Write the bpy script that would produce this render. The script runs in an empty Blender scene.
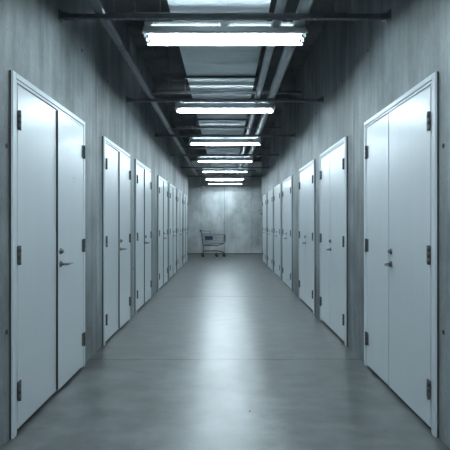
import bpy, bmesh, math, random
from mathutils import Vector, Matrix
random.seed(4)
sc = bpy.context.scene
col = sc.collection
EYE = 1.435          # camera height
PI = math.pi

# ------------------------------------------------------------ materials
def new_mat(name):
    m = bpy.data.materials.new(name); m.use_nodes = True
    nt = m.node_tree
    return m, nt, nt.nodes['Principled BSDF']

def plain(name, rgb, rough=.5, metal=0.0, var=.04, scale=8.0, bump=0.0, spec=.5, stretch=(1, 1, 1)):
    m, nt, b = new_mat(name)
    tc = nt.nodes.new('ShaderNodeTexCoord'); mp = nt.nodes.new('ShaderNodeMapping')
    mp.inputs['Scale'].default_value = stretch
    n = nt.nodes.new('ShaderNodeTexNoise'); n.inputs['Scale'].default_value = scale; n.inputs['Detail'].default_value = 5
    r = nt.nodes.new('ShaderNodeValToRGB')
    r.color_ramp.elements[0].position = .3; r.color_ramp.elements[1].position = .7
    r.color_ramp.elements[0].color = tuple(c*(1-var) for c in rgb)+(1,)
    r.color_ramp.elements[1].color = tuple(min(1, c*(1+var)) for c in rgb)+(1,)
    L = nt.links.new
    L(tc.outputs['Object'], mp.inputs[0]); L(mp.outputs[0], n.inputs['Vector'])
    L(n.outputs['Fac'], r.inputs[0]); L(r.outputs[0], b.inputs['Base Color'])
    b.inputs['Roughness'].default_value = rough; b.inputs['Metallic'].default_value = metal
    b.inputs['Specular IOR Level'].default_value = spec
    if bump:
        bp = nt.nodes.new('ShaderNodeBump'); bp.inputs['Strength'].default_value = bump; bp.inputs['Distance'].default_value = .01
        L(n.outputs['Fac'], bp.inputs['Height']); L(bp.outputs[0], b.inputs['Normal'])
    return m

def noise(nt, vec, scale, detail, sc3, rough=.6):
    mp = nt.nodes.new('ShaderNodeMapping'); mp.inputs['Scale'].default_value = sc3
    n = nt.nodes.new('ShaderNodeTexNoise'); n.inputs['Scale'].default_value = scale
    n.inputs['Detail'].default_value = detail; n.inputs['Roughness'].default_value = rough
    nt.links.new(vec, mp.inputs[0]); nt.links.new(mp.outputs[0], n.inputs['Vector'])
    return n.outputs['Fac']

def mmul(nt, a, b, op='MULTIPLY'):
    m = nt.nodes.new('ShaderNodeMath'); m.operation = op
    for i, v in enumerate((a, b)):
        if isinstance(v, (int, float)): m.inputs[i].default_value = v
        else: nt.links.new(v, m.inputs[i])
    return m.outputs[0]

def maprange(nt, v, a, b, c, d):
    m = nt.nodes.new('ShaderNodeMapRange')
    for i, x in enumerate((a, b, c, d)): m.inputs[i+1].default_value = x
    m.interpolation_type = 'SMOOTHSTEP'
    nt.links.new(v, m.inputs[0]); return m.outputs[0]

def concrete(name, rgb, rough=.6, streak=1.0):
    m, nt, b = new_mat(name)
    L = nt.links.new
    tc = nt.nodes.new('ShaderNodeTexCoord').outputs['Object']
    cloud = noise(nt, tc, 1.1, 6, (1, 1, .8))
    strk = noise(nt, tc, 5.5, 5, (1, 1, .10), .65)
    fine = noise(nt, tc, 38, 6, (1, 1, .5), .7)
    v = mmul(nt, maprange(nt, cloud, .3, .7, .66, 1.34), maprange(nt, strk, .3, .7, 1-.26*streak, 1+.22*streak))
    v = mmul(nt, v, maprange(nt, fine, .25, .75, .90, 1.08))
    # scattered pin holes in the cast surface
    vo = nt.nodes.new('ShaderNodeTexVoronoi'); vo.inputs['Scale'].default_value = 9
    L(tc, vo.inputs['Vector'])
    pin = maprange(nt, vo.outputs['Distance'], .035, .06, .45, 1.0)
    v = mmul(nt, v, pin)
    cm = nt.nodes.new('ShaderNodeVectorMath'); cm.operation = 'SCALE'
    cm.inputs[0].default_value = rgb; L(v, cm.inputs['Scale'])
    L(cm.outputs[0], b.inputs['Base Color'])
    b.inputs['Roughness'].default_value = rough
    b.inputs['Specular IOR Level'].default_value = .35
    bp = nt.nodes.new('ShaderNodeBump'); bp.inputs['Strength'].default_value = .35; bp.inputs['Distance'].default_value = .006
    h = mmul(nt, mmul(nt, strk, fine, 'ADD'), pin, 'ADD')
    L(h, bp.inputs['Height']); L(bp.outputs[0], b.inputs['Normal'])
    return m

def floor_mat():
    m, nt, b = new_mat('polished_concrete')
    L = nt.links.new
    tc = nt.nodes.new('ShaderNodeTexCoord').outputs['Object']
    big = noise(nt, tc, .9, 5, (1, 1, 1)); mid = noise(nt, tc, 3.2, 4, (1, 1, 1), .55)
    fine = noise(nt, tc, 45, 4, (1, 1, 1)); scr = noise(nt, tc, 5, 5, (.6, 1.3, 1), .65)
    v = mmul(nt, maprange(nt, big, .3, .7, .74, 1.24), maprange(nt, mid, .3, .7,  .70, 1.30))
    v = mmul(nt, v, maprange(nt, fine, .3, .7, .95, 1.05))
    v = mmul(nt, v, maprange(nt, scr, .3, .7, .90, 1.1))
    cm = nt.nodes.new('ShaderNodeVectorMath'); cm.operation = 'SCALE'
    cm.inputs[0].default_value = (.080, .088, .088); L(v, cm.inputs['Scale'])
    L(cm.outputs[0], b.inputs['Base Color'])
    r = mmul(nt, maprange(nt, mid, .3, .7,   .0, .09), maprange(nt, big, .3, .7, .285, .34), 'ADD')
    L(r, b.inputs['Roughness'])
    L(mmul(nt, maprange(nt, scr, .3, .7, .68, .88), maprange(nt, mid, .3, .7, .85, 1.15)), b.inputs['Specular IOR Level'])
    return m

M = {}
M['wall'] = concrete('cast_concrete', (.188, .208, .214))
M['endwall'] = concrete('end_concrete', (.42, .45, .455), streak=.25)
M['ceil'] = concrete('ceiling_concrete', (.115, .120, .125), rough=.8, streak=.3)
M['floor'] = floor_mat()
M['joint'] = plain('joint_filler', (.035, .037, .038), .9)
M['plug'] = plain('tie_plug', (.03, .032, .033), .8)
M['door'] = plain('door_lacquer', (.56, .60, .62), .31, var=.015, scale=2.5, stretch=(1, 6, .4), spec=.65)
M['frame'] = plain('frame_lacquer', (.58, .625, .65), .38, var=.015, scale=3)
M['shade_strip'] = plain('shade_strip_black', (.03, .032, .034), .8)  # near-black for strips that paint shade on casing sides and meeting edge
M['hinge'] = plain('hinge_steel', (.085, .09, .092), .5, metal=.3, var=.15, scale=30)
M['handle'] = plain('handle_steel', (.20, .205, .21), .3, metal=.9, var=.05)
M['mark'] = plain('faded_print', (.40, .44, .46), .6)
M['strut'] = plain('strut_steel', (.17, .185, .20), .45, metal=.6, var=.12, scale=14)
M['galv'] = plain('galvanised_duct', (.56, .61, .64), .33, metal=.5, var=.10, scale=3, stretch=(.4, 14, 1), bump=.15)
M['flange'] = plain('duct_flange_steel', (.10, .11, .12), .55, metal=.6)
M['pipe'] = plain('silver_pipe', (.42, .45, .47), .36, metal=.8, var=.12, scale=5, bump=.05)
M['conduit'] = plain('dark_pipe', (.17, .185, .20), .3, metal=.75, var=.1, scale=5)
M['housing'] = plain('luminaire_enamel', (.50, .54, .56), .4, var=.03)
M['reflector'] = plain('reflector_white', (.80, .83, .84), .35, var=.02)
M['holder'] = plain('lamp_holder', (.55, .60, .62), .45)
M['black'] = plain('black_rubber', (.02, .02, .022), .6)
M['chrome'] = plain('cart_wire', (.16, .17, .18), .4, metal=.5)
M['cartgrey'] = plain('cart_plastic', (.05, .055, .06), .5)
M['blue'] = plain('blue_plastic', (.008, .012, .07), .45)
M['red'] = plain('red_wheel', (.10, .02, .03), .5)
M['void'] = plain('dark_void', (.02, .02, .02), .9)

def emit_mat(name, rgb, s):
    m, nt, b = new_mat(name)
    b.inputs['Base Color'].default_value = (.8, .85, .86, 1)
    b.inputs['Emission Color'].default_value = rgb+(1,)
    b.inputs['Emission Strength'].default_value = s
    return m
M['tube'] = emit_mat('fluorescent_tube', (.77, .93, 1.01), 92.0)

# ------------------------------------------------------------ mesh helpers
def add_box(bm, x0, x1, y0, y1, z0, z1, mi=0):
    if x0 > x1: x0, x1 = x1, x0
    if y0 > y1: y0, y1 = y1, y0
    vs = [bm.verts.new(p) for p in ((x0,y0,z0),(x1,y0,z0),(x1,y1,z0),(x0,y1,z0),(x0,y0,z1),(x1,y0,z1),(x1,y1,z1),(x0,y1,z1))]
    for f in ((0,3,2,1),(4,5,6,7),(0,1,5,4),(1,2,6,5),(2,3,7,6),(3,0,4,7)):
        bm.faces.new([vs[i] for i in f]).material_index = mi

def add_tube(bm, pts, r, n=12, cap=True, mi=0):
    """round bar through points, r may be a list"""
    pts = [Vector(p) for p in pts]; rr = r if isinstance(r, (list, tuple)) else [r]*len(pts)
    rings = []; up = None
    for i, p in enumerate(pts):
        if i == 0: d = pts[1]-p
        elif i == len(pts)-1: d = p-pts[i-1]
        else: d = (pts[i+1]-p).normalized()+(p-pts[i-1]).normalized()
        d.normalize()
        if up is None:
            up = Vector((0,0,1)) if abs(d.z) < .9 else Vector((1,0,0))
        a = d.cross(up).normalized(); b = a.cross(d).normalized(); up = b
        rings.append([bm.verts.new(p+rr[i]*(math.cos(2*PI*k/n)*a+math.sin(2*PI*k/n)*b)) for k in range(n)])
    for i in range(len(rings)-1):
        for k in range(n):
            f = bm.faces.new((rings[i][k], rings[i][(k+1)%n], rings[i+1][(k+1)%n], rings[i+1][k])); f.smooth = True; f.material_index = mi
    if cap:
        bm.faces.new(rings[0][::-1]).material_index = mi; bm.faces.new(rings[-1]).material_index = mi

def add_prism_x(bm, prof, x0, x1):
    """closed profile of (y,z) extruded along x"""
    a = [bm.verts.new((x0, y, z)) for y, z in prof]; b = [bm.verts.new((x1, y, z)) for y, z in prof]
    n = len(prof)
    for i in range(n): bm.faces.new((a[i], a[(i+1)%n], b[(i+1)%n], b[i]))
    bm.faces.new(a[::-1]); bm.faces.new(b)

def obj(name, bm, mats, parent=None, bevel=0, loc=None):
    bmesh.ops.recalc_face_normals(bm, faces=bm.faces)
    me = bpy.data.meshes.new(name); bm.to_mesh(me); bm.free()
    for m in (mats if isinstance(mats, (list, tuple)) else [mats]): me.materials.append(M[m])
    o = bpy.data.objects.new(name, me); col.objects.link(o)
    if parent: o.parent = parent
    if loc: o.location = loc
    if bevel:
        md = o.modifiers.new('bevel', 'BEVEL'); md.width = bevel; md.segments = 2; md.limit_method = 'ANGLE'
    return o

def tag(o, label=None, cat=None, group=None, kind=None):
    if label: o['label'] = label
    if cat: o['category'] = cat
    if group: o['group'] = group
    if kind: o['kind'] = kind
    return o

def empty(name, loc, **k):
    o = bpy.data.objects.new(name, None); col.objects.link(o); o.location = loc
    o.empty_display_size = .1
    return tag(o, **k)

def dup(o, loc=None, parent=None):
    c = o.copy(); col.objects.link(c)
    if parent: c.parent = parent
    if loc is not None: c.location = loc
    for ch in list(o.children): dup(ch, None, c)
    return c

# ------------------------------------------------------------ layout
WX = 1.43                                   # wall face
CORNER = 17.45; ENDY = 20.8; BACK = -4.5
CEIL = 4.31
DW = 1.375                                  # width of the pair of leaves
DC = [3.755, 5.96, 7.84, 10.26, 12.16, 14.05, 16.08]
DSC = [1.0, .925, .925, .93, .95, .95, .94]     # the nearest doors are a little wider than the rest
JT = .037; DH = 2.38                       # frame clearance, top of leaf
joints = [BACK, -3.2, .9, 4.99, 9.09, 13.12, CORNER]

def side_wall(name, s):
    bm = bmesh.new()
    g = .011
    X0, X1 = s*WX, s*(WX+.2)
    zt = DH+.032
    for a, b in zip(joints[:-1], joints[1:]):
        a2 = a+g if a != BACK else a; b2 = b-g if b != CORNER else b
        add_box(bm, X0, X1, a2, b2, zt, CEIL)
        y = a2
        for c, k in zip(DC, DSC):
            if c == DC[0] and s > 0: c += .025
            o0, o1 = c-(DW/2+JT)*k, c+(DW/2+JT)*k
            if a2 < o0 < b2:
                add_box(bm, X0, X1, y, o0, 0, zt); y = o1
        add_box(bm, X0, X1, y, b2, 0, zt)
    # filled back, seen only as the dark line in the joints and under the leaves
    add_box(bm, s*(WX+.2), s*(WX+.3), BACK, CORNER, 0, CEIL, 1)
    # conical tie holes left by the formwork, closed by darker plugs
    for a, b in zip(joints[:-1], joints[1:]):
        for t in (.12, .5, .88):
            y = a+(b-a)*t
            if y < 1: continue
            for z in (.72, 1.94, 3.16):
                if z < 2.5 and any(c-DW/2-.1 < y < c+DW/2+.12 for c in DC): continue
                add_tube(bm, [(s*(WX-.0015), y, z), (s*(WX+.03), y, z)], [.017, .016], 12, mi=2)
    o = obj(name, bm, ['wall', 'joint', 'plug'])
    return o
tag(side_wall('wall_left', -1), 'left cast concrete wall with white double doors in it', 'wall', kind='structure')
tag(side_wall('wall_right', 1), 'right cast concrete wall with white double doors in it', 'wall', kind='structure')

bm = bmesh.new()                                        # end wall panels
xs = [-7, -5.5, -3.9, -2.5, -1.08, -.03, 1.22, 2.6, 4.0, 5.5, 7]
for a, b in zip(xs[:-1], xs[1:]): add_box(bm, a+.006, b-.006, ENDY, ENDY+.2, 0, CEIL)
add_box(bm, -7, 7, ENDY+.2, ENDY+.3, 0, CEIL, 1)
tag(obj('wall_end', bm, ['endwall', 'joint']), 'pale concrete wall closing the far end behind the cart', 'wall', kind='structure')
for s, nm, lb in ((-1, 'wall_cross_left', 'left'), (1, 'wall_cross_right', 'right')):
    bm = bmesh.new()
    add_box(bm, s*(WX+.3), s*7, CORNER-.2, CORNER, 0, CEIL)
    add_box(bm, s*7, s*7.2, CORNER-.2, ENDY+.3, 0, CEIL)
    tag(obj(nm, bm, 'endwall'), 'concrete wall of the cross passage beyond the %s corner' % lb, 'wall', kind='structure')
bm = bmesh.new(); add_box(bm, -WX-.3, WX+.3, BACK-.2, BACK, 0, CEIL)
tag(obj('wall_back', bm, 'wall'), 'concrete wall behind the viewer', 'wall', kind='structure')

bm = bmesh.new()                                        # floor slabs with saw-cut joints
cuts = [BACK-.2, .62, 4.74, 8.80, 12.9, 17.0, ENDY+.3]
for a, b in zip(cuts[:-1], cuts[1:]): add_box(bm, -7.2, 7.2, a+.005, b-.005, -.12, 0)
add_box(bm, -7.2, 7.2, BACK-.2, ENDY+.3, -.22, -.12, 1)
tag(obj('floor', bm, ['floor', 'joint']), 'polished grey concrete floor reflecting the ceiling lights', 'floor', kind='structure')

bm = bmesh.new()
pit = 1.25; y = BACK-.2
while y < ENDY+.3:                                      # shuttering panels on the slab soffit
    for a, b in ((-7.2, -2.4), (-2.4, -1.2), (-1.2, 0), (0, 1.2), (1.2, 2.4), (2.4, 7.2)):
        add_box(bm, a+.004, b-.004, y+.004, min(y+pit, ENDY+.3)-.004, CEIL, CEIL+.05)
    y += pit
add_box(bm, -7.2, 7.2, BACK-.2, ENDY+.3, CEIL+.05, CEIL+.25, 1)
tag(obj('ceiling', bm, ['ceil', 'joint']), 'dark concrete ceiling slab above the ducts', 'ceiling', kind='structure')

bm = bmesh.new(); add_box(bm, -6.9, 6.9, ENDY-.012, ENDY, 0, .035)  # narrow dark strip where the end wall meets the floor
tag(obj('foot_strip_end', bm, 'joint', bevel=.002), 'thin dark strip along the foot of the end wall', 'foot_strip', kind='structure')

# ------------------------------------------------------------ doors
ord_ = ['nearest', 'second', 'third', 'fourth', 'fifth', 'sixth', 'farthest']
def build_door(s):
    """pair of leaves on side s; local origin on the floor at the middle of the opening, wall face at x=0, room towards -s"""
    F = lambda d: -s*d                     # distance proud of the wall -> local x
    hw = DW/2; proud = .011 if s < 0 else .0
    root = empty('door_1', (0, 0, 0))
    bm = bmesh.new()
    for q in (-1, 1):
        add_box(bm, F(.026), F(.0005), q*(hw+.083), q*(hw+.0355), 0, DH+.068)          # architrave
        add_box(bm, F(.016), F(-.10), q*(hw+.035), q*(hw+.008), 0, DH+.034)           # rebate strip
    add_box(bm, F(.026), F(.0005), -(hw+.035), hw+.035, DH+.0305, DH+.068)
    add_box(bm, F(.018), F(-.10), -(hw+.008), hw+.008, DH+.010, DH+.030)
    obj('door_frame', bm, 'frame', root, bevel=.003)
    bm = bmesh.new()                                                               # dark strips beside the casing, painted in for its shaded sides
    for q in (-1, 1):
        add_box(bm, F(.012), F(.0005), q*(hw+.086), q*(hw+.0835), 0, DH+.068)
    obj('casing_shade', bm, 'shade_strip', root)
    seam = .015 if s < 0 else .10; gp = .005 if s < 0 else .008
    leaves = {}
    for q, a, b in ((-1, -hw, seam-gp), (1, seam+gp, hw)):
        bm = bmesh.new()
        off = proud if (q > 0) == (s < 0) else (-.003 if s < 0 else 0)
        add_box(bm, F(.020+off), F(-.028+off), a, b, .030, DH)
        lf = obj('door_leaf', bm, 'door', root, bevel=.002)
        leaves[q] = lf
        if off > 0:                       # black strip painted as the shade on the leaf's meeting edge
            bm = bmesh.new(); ed = a if q > 0 else b
            add_box(bm, F(.030), F(-.01), ed-q*.0005, ed-q*.0035, .035, DH-.004)
            obj('meeting_shade', bm, 'shade_strip', lf)
        e = -hw if q < 0 else hw
        for z in (.29, 1.215, 2.135):
            bm = bmesh.new()
            for z0, z1 in ((-.066, -.0225), (-.0215, .0215), (.0225, .066)):
                add_tube(bm, [(F(.031+max(off, 0)), e+q*.001, z+z0), (F(.031+max(off, 0)), e+q*.001, z+z1)], .0105, 14)
            add_box(bm, F(.0245+off), F(.0202+off), e+q*.010, e-q*.046, z-.062, z+.062)
            for dz in (-.042, 0, .042):
                add_tube(bm, [(F(.0245+off), e-q*.030, z+dz), (F(.0265+off), e-q*.030, z+dz)], .005, 8)
            obj('hinge', bm, 'hinge', lf)
    if s < 0: act, hy, dirn = leaves[1], seam+.055, 1
    else: act, hy, dirn = leaves[-1], seam-.062, -1
    bm = bmesh.new()
    zh = 1.085
    add_tube(bm, [(F(proud+.0201), hy, zh), (F(proud+.029), hy, zh)], [.027, .025], 20)
    add_tube(bm, [(F(proud+.028), hy, zh), (F(proud+.066), hy, zh), (F(proud+.076), hy+dirn*.010, zh), (F(proud+.078), hy+dirn*.03, zh), (F(proud+.078), hy+dirn*.125, zh-.001)],
             [.011, .010, .0105, .010, .0075], 12)
    obj('lever_handle', bm, 'handle', act)
    bm = bmesh.new()
    zc = 1.195
    add_tube(bm, [(F(proud+.0201), hy, zc), (F(proud+.030), hy, zc)], [.027, .024], 20)
    add_tube(bm, [(F(proud+.029), hy, zc), (F(proud+.046), hy, zc)], [.0165, .0155], 14)
    add_box(bm, F(proud+.0465), F(proud+.0455), hy-.001, hy+.001, zc-.006, zc+.006, 1)
    obj('lock_cylinder', bm, ['handle', 'black'], act)
    return root, act

n = 0
for s, side in ((-1, 'left'), (1, 'right')):
    proto, act = build_door(s)
    for i, c in enumerate(DC):
        if i == 0 and s > 0: c += .025
        o = proto if i == 0 else dup(proto)
        n += 1
        o.name = 'door_%d' % n
        o.location = (s*WX, c, 0); o.scale = (1, DSC[i], 1)
        if i == 0: lb = 'white double door nearest the viewer in the %s wall' % side
        elif i == 6: lb = 'farthest white double door in the %s wall, beside the end corner' % side
        else: lb = '%s white double door from the viewer in the %s wall' % (ord_[i], side)
        tag(o, lb, 'door', 'white double doors in the %s wall' % side, 'structure')
        if s < 0 and i == 0: first_left_leaf = None
# small faded printed mark on the far leaf of the nearest left door
d1 = bpy.data.objects['door_1']
bm = bmesh.new()
yo = 4.13-DC[0]
for r_, (z, cells) in enumerate(((1.845, ((0, .018), (.030, .046), (.054, .062), (.074, .088))), (1.812, ((.012, .040), (.054, .082))))):
    for a, b in cells:
        add_box(bm, .0314, .0311, yo+a, yo+b, z, z+.006)
        add_box(bm, .0314, .0311, yo+a, yo+a+.004, z+.006, z+.018)
tag(obj('printed_mark', bm, 'mark', d1), 'small faded grey print on the leaf')

# ------------------------------------------------------------ wall-to-wall slotted struts
ZS = EYE+1.765                       # underside of strut
PITCH = 2.65
def place(k): return 'first second third fourth fifth sixth seventh'.split()[k]
def make_strut():
    r = empty('strut_channel', (0, 0, 0))
    bm = bmesh.new()
    L0 = WX-.012; w = .0205; t = .003
    add_box(bm, -L0, L0, -w, -w+t, 0, .041); add_box(bm, -L0, L0, w-t, w, 0, .041)
    add_box(bm, -L0, L0, -w+t, -w+.010, .038, .041); add_box(bm, -L0, L0, w-.010, w-t, .038, .041)
    add_box(bm, -L0, L0, -w+t, -.0075, 0, t); add_box(bm, -L0, L0, .0075, w-t, 0, t)      # slotted underside
    x = -L0
    while x < L0-.03:
        add_box(bm, x, min(x+.024, L0), -.0075, .0075, 0, t); x += .056
    obj('channel', bm, 'strut', r)
    for s in (-1, 1):
        bm = bmesh.new()
        add_box(bm, s*(WX-.0115), s*(WX-.0005), -.028, .028, -.012, .078)
        add_box(bm, s*(WX-.07), s*(WX-.0125), -.024, .024, .0415, .047)
        add_tube(bm, [(s*(WX-.0115), 0, .066), (s*(WX-.024), 0, .066)], .011, 6)
        add_tube(bm, [(s*(WX-.045), 0, .047), (s*(WX-.045), 0, .060)], .010, 6)
        obj('end_bracket', bm, 'strut', r)
    return r
st = make_strut()
STR = [3.90+PITCH*k for k in range(6)]
for k, y in enumerate(STR, 1):
    o = st if k == 1 else dup(st)
    o.location = (0, y, ZS)
    if k == 1: lb = 'slotted dark steel strut across the corridor, in front of the nearest light'
    elif k == 6: lb = 'farthest thin dark steel strut across the corridor, at the end corners'
    else: lb = '%s dark steel strut from the viewer spanning wall to wall in front of a light' % place(k-1)
    tag(o, lb, 'strut', 'dark struts spanning the corridor')

# ------------------------------------------------------------ luminaires
def make_light():
    r = empty('ceiling_light', (0, 0, 0))         # origin: mid of the fitting, z = lower edge of the wings
    HL = .755
    bm = bmesh.new()                              # spine box, hollow look from below not visible
    add_prism_x(bm, [(-.030, .094), (.030, .094), (.030, .138), (.022, .146), (-.022, .146), (-.030, .138)], -HL, HL)
    obj('housing', bm, 'housing', r, bevel=.002)
    for q in (-1, 1):
        bm = bmesh.new()
        # sloping wing: a narrow slot is left between it and the spine, broken by a solid web in the middle and at the ends
        t0, t1 = (.058, .075) if q > 0 else (.037, .0915)  # far slot, out of view, widened to throw more light onto the duct
        p = [(q*t0, t1), (q*(t0+.003), t1+.002), (q*.142, .004), (q*.142, -.018), (q*.139, -.018), (q*.139, .002)]
        add_prism_x(bm, p if q > 0 else p[::-1], -HL, HL)
        for a, b in ((-HL, -HL+.07), (-.035, .035), (HL-.07, HL)):
            pw = [(q*.0302, .098), (q*.0302, .101), (q*(t0+.002), t1+.0025), (q*t0, t1)]
            add_prism_x(bm, pw if q > 0 else pw[::-1], a, b)
        obj('reflector_wing', bm, 'reflector', r)
    for s in (-1, 1):
        bm = bmesh.new()
        add_prism_x(bm, [(-.044, .094), (.044, .094), (.075, .055), (.075, .022), (-.075, .022), (-.075, .055)], s*(HL-.004), s*(HL+.004))
        obj('end_cap', bm, 'housing', r)
    for q in (-1, 1):
        bm = bmesh.new()
        add_tube(bm, [(-.705, q*.052, -.001), (.705, q*.052, -.001)], .0165, 10, mi=0)
        tb = obj('fluorescent_tube', bm, 'tube', r)
        for s in (-1, 1):
            bm = bmesh.new()
            add_tube(bm, [(s*.7055, q*.052, -.001), (s*.726, q*.052, -.001)], .0168, 12, mi=1)
            add_box(bm, s*.7265, s*.7505, q*.052-.017, q*.052+.017, -.021, .075)
            add_tube(bm, [(s*.7264, q*.052, -.001), (s*.7262, q*.052, -.001)], .004, 8, mi=1)
            obj('lamp_holder', bm, ['holder', 'hinge'], tb, bevel=0)
    ch = CEIL-(EYE+1.735)
    for x in (-.61, .575):
        bm = bmesh.new()
        add_tube(bm, [(0, 0, 0), (0, 0, ch-.147)], .004, 8)
        add_tube(bm, [(0, 0, 0), (0, 0, .012)], .011, 6)
        obj('hanger_rod', bm, 'strut', r, loc=(x, 0, .1465))
    return r
lt = make_light()
LY = [4.24+PITCH*k for k in range(6)]+[19.75]
DROP = [0, 0, 0, .01, 0, -.045, -.055, -.035, -.03, -.005]
for k, y in enumerate([4.24-3*PITCH, 4.24-2*PITCH, 4.24-PITCH]+LY):
    o = lt if k == 0 else dup(lt)
    o.location = (0, y, EYE+1.735+DROP[k])
    for c in o.children:
        if c.name.startswith('hanger_rod'): c.scale.z = (CEIL-(EYE+1.735)-DROP[k]-.147)/(CEIL-(EYE+1.735)-.147)
    if k < 3: lb = 'twin tube ceiling light over or behind the viewer, outside the photo'
    elif k == 3: lb = 'largest and nearest twin tube ceiling light, hanging behind the first strut'
    elif k == 9: lb = 'smallest ceiling light, the last one right before the end wall'
    else: lb = '%s lit tube ceiling light from the viewer, hanging across the corridor' % place(k-3)
    tag(o, lb, 'ceiling light', 'tube lights along the corridor' if k > 2 else 'lights behind the viewer')

# ------------------------------------------------------------ duct on trapeze hangers
DZ = EYE+2.10; DX0, DX1 = -.545, .435
dr = empty('air_duct', (0, 0, DZ), label='wide rectangular galvanised air duct running along the ceiling above the lights', cat='duct')
DEND = 18.9
fl = [3.78+PITCH*k for k in range(-3, 6)]
edges = [BACK+.02]+fl+[DEND]
for a, b in zip(edges[:-1], edges[1:]):
    bm = bmesh.new()
    ys = []; y = a+.0135
    add_box(bm, DX0, DX1, a+.0135, b-.0135, 0, .38)
    yy = a+.45
    while yy < b-.3:                               # stiffening beads pressed across the sheet
        add_prism_x(bm, [(yy-.012, -.0002), (yy, -.004), (yy+.012, -.0002)], DX0+.01, DX1-.01); yy += .42
    obj('duct_section', bm, 'galv', dr)
for f in fl:
    bm = bmesh.new()
    add_box(bm, DX0-.03, DX1+.03, f-.013, f+.013, -.03, .41)
    obj('duct_flange', bm, 'flange', dr)
def make_trap():
    r = empty('trapeze_hanger', (0, 0, 0))
    bm = bmesh.new()
    add_box(bm, -1.18, 1.22, -.0205, -.0175, 0, .040); add_box(bm, -1.18, 1.22, .0175, .0205, 0, .040)
    add_box(bm, -1.18, 1.22, -.0175, .0175, 0, .003); add_box(bm, -1.18, 1.22, -.0175, -.010, .037, .040); add_box(bm, -1.18, 1.22, .010, .0175, .037, .040)
    obj('cross_bar', bm, 'strut', r)
    for x in (-.90, 1.08):
        bm = bmesh.new()
        add_tube(bm, [(x, 0, -.02), (x, 0, CEIL-(DZ-.0455)-.0005)], .006, 8)
        add_tube(bm, [(x, 0, -.012), (x, 0, -.001)], .013, 6); add_tube(bm, [(x, 0, .041), (x, 0, .052)], .013, 6)
        obj('threaded_rod', bm, 'strut', r)
    return r
tp = make_trap()
for k, y in enumerate(4.50+PITCH*j for j in range(6)):
    o = tp if k == 0 else dup(tp)
    o.location = (0, y, DZ-.0455)
    tag(o, ('nearest dark trapeze bar hung on rods under the air duct, just above the first strut' if k == 0 else
            '%s dark trapeze bar from the viewer, hung on rods under the air duct' % place(k)), 'hanger', 'trapeze hangers under the duct')

# ------------------------------------------------------------ pipes resting on the struts
ztop = ZS+.0415
def pipe(name, x, r, mat, y1, label, cat='pipe'):
    root = empty(name, (x, 0, ztop+r), label=label, cat=cat)
    bm = bmesh.new(); add_tube(bm, [(0, BACK+.02, 0), (0, y1, 0)], r, 24)
    obj('pipe_run', bm, mat, root)
    for k in range(9):
        y = 2.35+2.0*k+.3
        if y > y1: break
        bm = bmesh.new(); add_tube(bm, [(0, y-.035, 0), (0, y+.035, 0)], [r+.004, r+.004], 24)
        obj('coupling', bm, mat, root)
    return root
pipe('ceiling_pipe', -1.09, .046, 'conduit', 17.3, 'single dark round pipe along the left side of the ceiling, resting on the struts')
pipe('ceiling_pipe', .475, .042, 'pipe', 18.8, 'thinner silver ceiling pipe, the one directly beside the air duct')
pipe('ceiling_pipe', .685, .056, 'pipe', 18.8, 'thicker silver ceiling pipe, the one farther right from the air duct')

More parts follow.
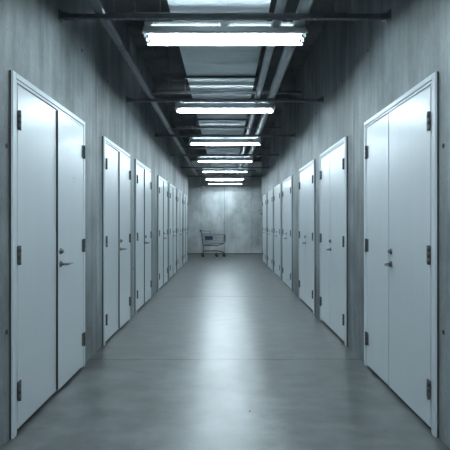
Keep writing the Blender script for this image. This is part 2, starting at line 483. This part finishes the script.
# ------------------------------------------------------------ trolley in the cross passage
def make_cart():
    r = empty('shopping_cart', (0, 0, 0), label='grey wire shopping cart with a blue panel, parked before the end wall', cat='shopping cart')
    W = .25
    # chassis: two side tubes and a nose bar
    bm = bmesh.new()
    for q in (-1, 1):
        add_tube(bm, [(-.50, q*W, .16), (-.46, q*W, .24), (.10, q*(W-.05), .25), (.40, q*(W-.08), .18)], .014, 10)
        add_tube(bm, [(-.47, q*W, .22), (-.50, q*W, .50), (-.56, q*W, .96), (-.60, q*W, 1.11)], .014, 10)
        add_tube(bm, [(-.49, q*W, .47), (.10, q*(W-.03), .47), (.40, q*(W-.06), .56)], .011, 10)
    add_tube(bm, [(.40, -(W-.08), .18), (.40, W-.08, .18)], .014, 10)
    add_tube(bm, [(-.46, -W, .24), (-.46, W, .24)], .012, 10)
    obj('cart_chassis', bm, 'cartgrey', r)
    # basket: tapering wire basket
    bm = bmesh.new()
    def bp(u, v, q):      # u 0 back..1 front, v 0 bottom..1 top
        xb = -.46+u*.82; xt = -.55+u*.97
        zb = .50+.08*u; zt = .97-.02*u
        x = xb+(xt-xb)*v; z = zb+(zt-zb)*v
        return Vector((x, q*(W+.01-.05*u-.03*(1-v)), z))
    for q in (-1, 1):
        for i in range(19): add_tube(bm, [bp(i/18, 0, q), bp(i/18, 1, q)], .0036, 5, cap=False)
        for j in range(7): add_tube(bm, [bp(0, j/6, q), bp(1, j/6, q)], .004 if j not in (0, 6) else .012, 6)
    for j in range(7):
        for u in (0, 1): add_tube(bm, [bp(u, j/6, -1), bp(u, j/6, 1)], .004 if j not in (0, 6) else .012, 6)
    for i in range(11):
        for u in (0, 1):
            add_tube(bm, [bp(u, 0, -1).lerp(bp(u, 0, 1), i/10), bp(u, 1, -1).lerp(bp(u, 1, 1), i/10)], .0032, 5, cap=False)
        add_tube(bm, [bp(0, 0, -1).lerp(bp(0, 0, 1), i/10), bp(1, 0, -1).lerp(bp(1, 0, 1), i/10)], .003, 5, cap=False)
    obj('wire_basket', bm, 'chrome', r)
    bm = bmesh.new()                              # lower rack
    for i in range(9):
        y = -.19+.38*i/8; add_tube(bm, [(-.44, y, .262), (.30, y*.75, .225)], .004, 5)
    for x in (-.40, 0, .28): add_tube(bm, [(x, -.21, .266-.05*(x+.4)), (x, .21, .266-.05*(x+.4))], .005, 5)
    obj('lower_rack', bm, 'chrome', r)
    bm = bmesh.new(); add_tube(bm, [(-.60, -W-.02, 1.11), (-.60, W+.02, 1.11)], .019, 14)
    for q in (-1, 1): add_box(bm, -.635, -.57, q*(W-.012), q*(W+.022), 1.07, 1.14)
    for i in range(8):
        y = -.22+.44*i/7; add_tube(bm, [(-.59, y, 1.10), (-.20, y, 1.085)], .004, 5)
    add_tube(bm, [(-.20, -.23, 1.085), (-.20, .23, 1.085)], .010, 8)
    for q in (-1, 1): add_tube(bm, [(-.58, q*.235, 1.10), (-.20, q*.225, 1.085), (-.20, q*.225, .96)], .009, 8)
    obj('push_handle', bm, 'cartgrey', r, bevel=.004)
    bm = bmesh.new()                              # folded child seat with its back board
    add_box(bm, -.42, -.09, -.275, -.262, .72, .885)
    add_box(bm, -.40, -.11, .262, .275, .74, .86)
    add_box(bm, -.42, -.405, -.25, .25, .68, .86)
    tag(obj('side_panel', bm, 'blue', r, bevel=.006), 'blue plastic panel')
    bm = bmesh.new(); add_box(bm, .435, .455, -.20, .20, .60, .93)
    obj('front_panel', bm, 'cartgrey', r, bevel=.006)
    for x, y, red in ((-.51, -W, 0), (-.51, W, 0), (.08, -W+.03, 1), (.08, W-.03, 1), (.40, -(W-.08), 0), (.40, W-.08, 0)):
        bm = bmesh.new()
        for dy in (-.022, .018): add_box(bm, x-.022, x+.022, y+dy, y+dy+.004, .055, .155)
        add_box(bm, x-.025, x+.025, y-.022, y+.022, .155, .165)
        c = obj('caster_fork', bm, 'cartgrey', r)
        bm = bmesh.new()
        add_tube(bm, [(x, y-.016, .0625), (x, y-.012, .0625), (x, y+.012, .0625), (x, y+.016, .0625)], [.055, .0622, .0622, .055], 24)
        add_tube(bm, [(x, y-.0175, .0625), (x, y+.0175, .0625)], .020, 16, mi=1)
        obj('wheel', bm, ['black', 'red'] if red else ['black', 'cartgrey'], c)
    return r
ct = make_cart()
ct.location = (-.44, 19.2, 0); ct.rotation_euler = (0, 0, math.radians(4))

# ------------------------------------------------------------ small things
r = empty('wall_bracket', (WX, 17.22, 1.90), label='tiny dark bracket sticking out of the right wall at the far corner', cat='bracket')
bm = bmesh.new(); add_box(bm, -.008, -.0005, -.04, .04, -.16, .06); obj('back_plate', bm, 'strut', r, bevel=.001)
bm = bmesh.new(); add_tube(bm, [(-.0085, 0, .02), (-.10, 0, .03), (-.13, 0, .05)], .012, 8); add_box(bm, -.055, -.0085, -.03, .03, -.15, -.07)
obj('bracket_arm', bm, 'strut', r)

bm = bmesh.new()
bmesh.ops.create_icosphere(bm, subdivisions=2, radius=.009)
for v in bm.verts: v.co = Vector((v.co.x*random.uniform(.8, 1.2), v.co.y*random.uniform(.9, 1.4), max(v.co.z, -.003)*.5))
tag(obj('floor_chip', bm, 'black', loc=(.19, 3.43, .0016)), 'tiny dark chip lying on the floor near the middle of the corridor', 'debris')

# ------------------------------------------------------------ world, camera, view
w = bpy.data.worlds.new('world'); sc.world = w; w.use_nodes = True
w.node_tree.nodes['Background'].inputs[0].default_value = (.02, .025, .03, 1)
w.node_tree.nodes['Background'].inputs[1].default_value = .2
cam = bpy.data.cameras.new('camera'); co = bpy.data.objects.new('camera', cam); col.objects.link(co)
co.location = (0, 0, EYE); co.rotation_euler = (PI/2, 0, 0)
cam.sensor_width = 36; cam.lens = 36*450/450; cam.shift_y = -2/450; cam.clip_end = 100
sc.camera = co
vs = sc.view_settings
vs.view_transform = 'Standard'; vs.look = 'None'; vs.gamma = 1; vs.use_curve_mapping = False
vs.exposure = 0.0
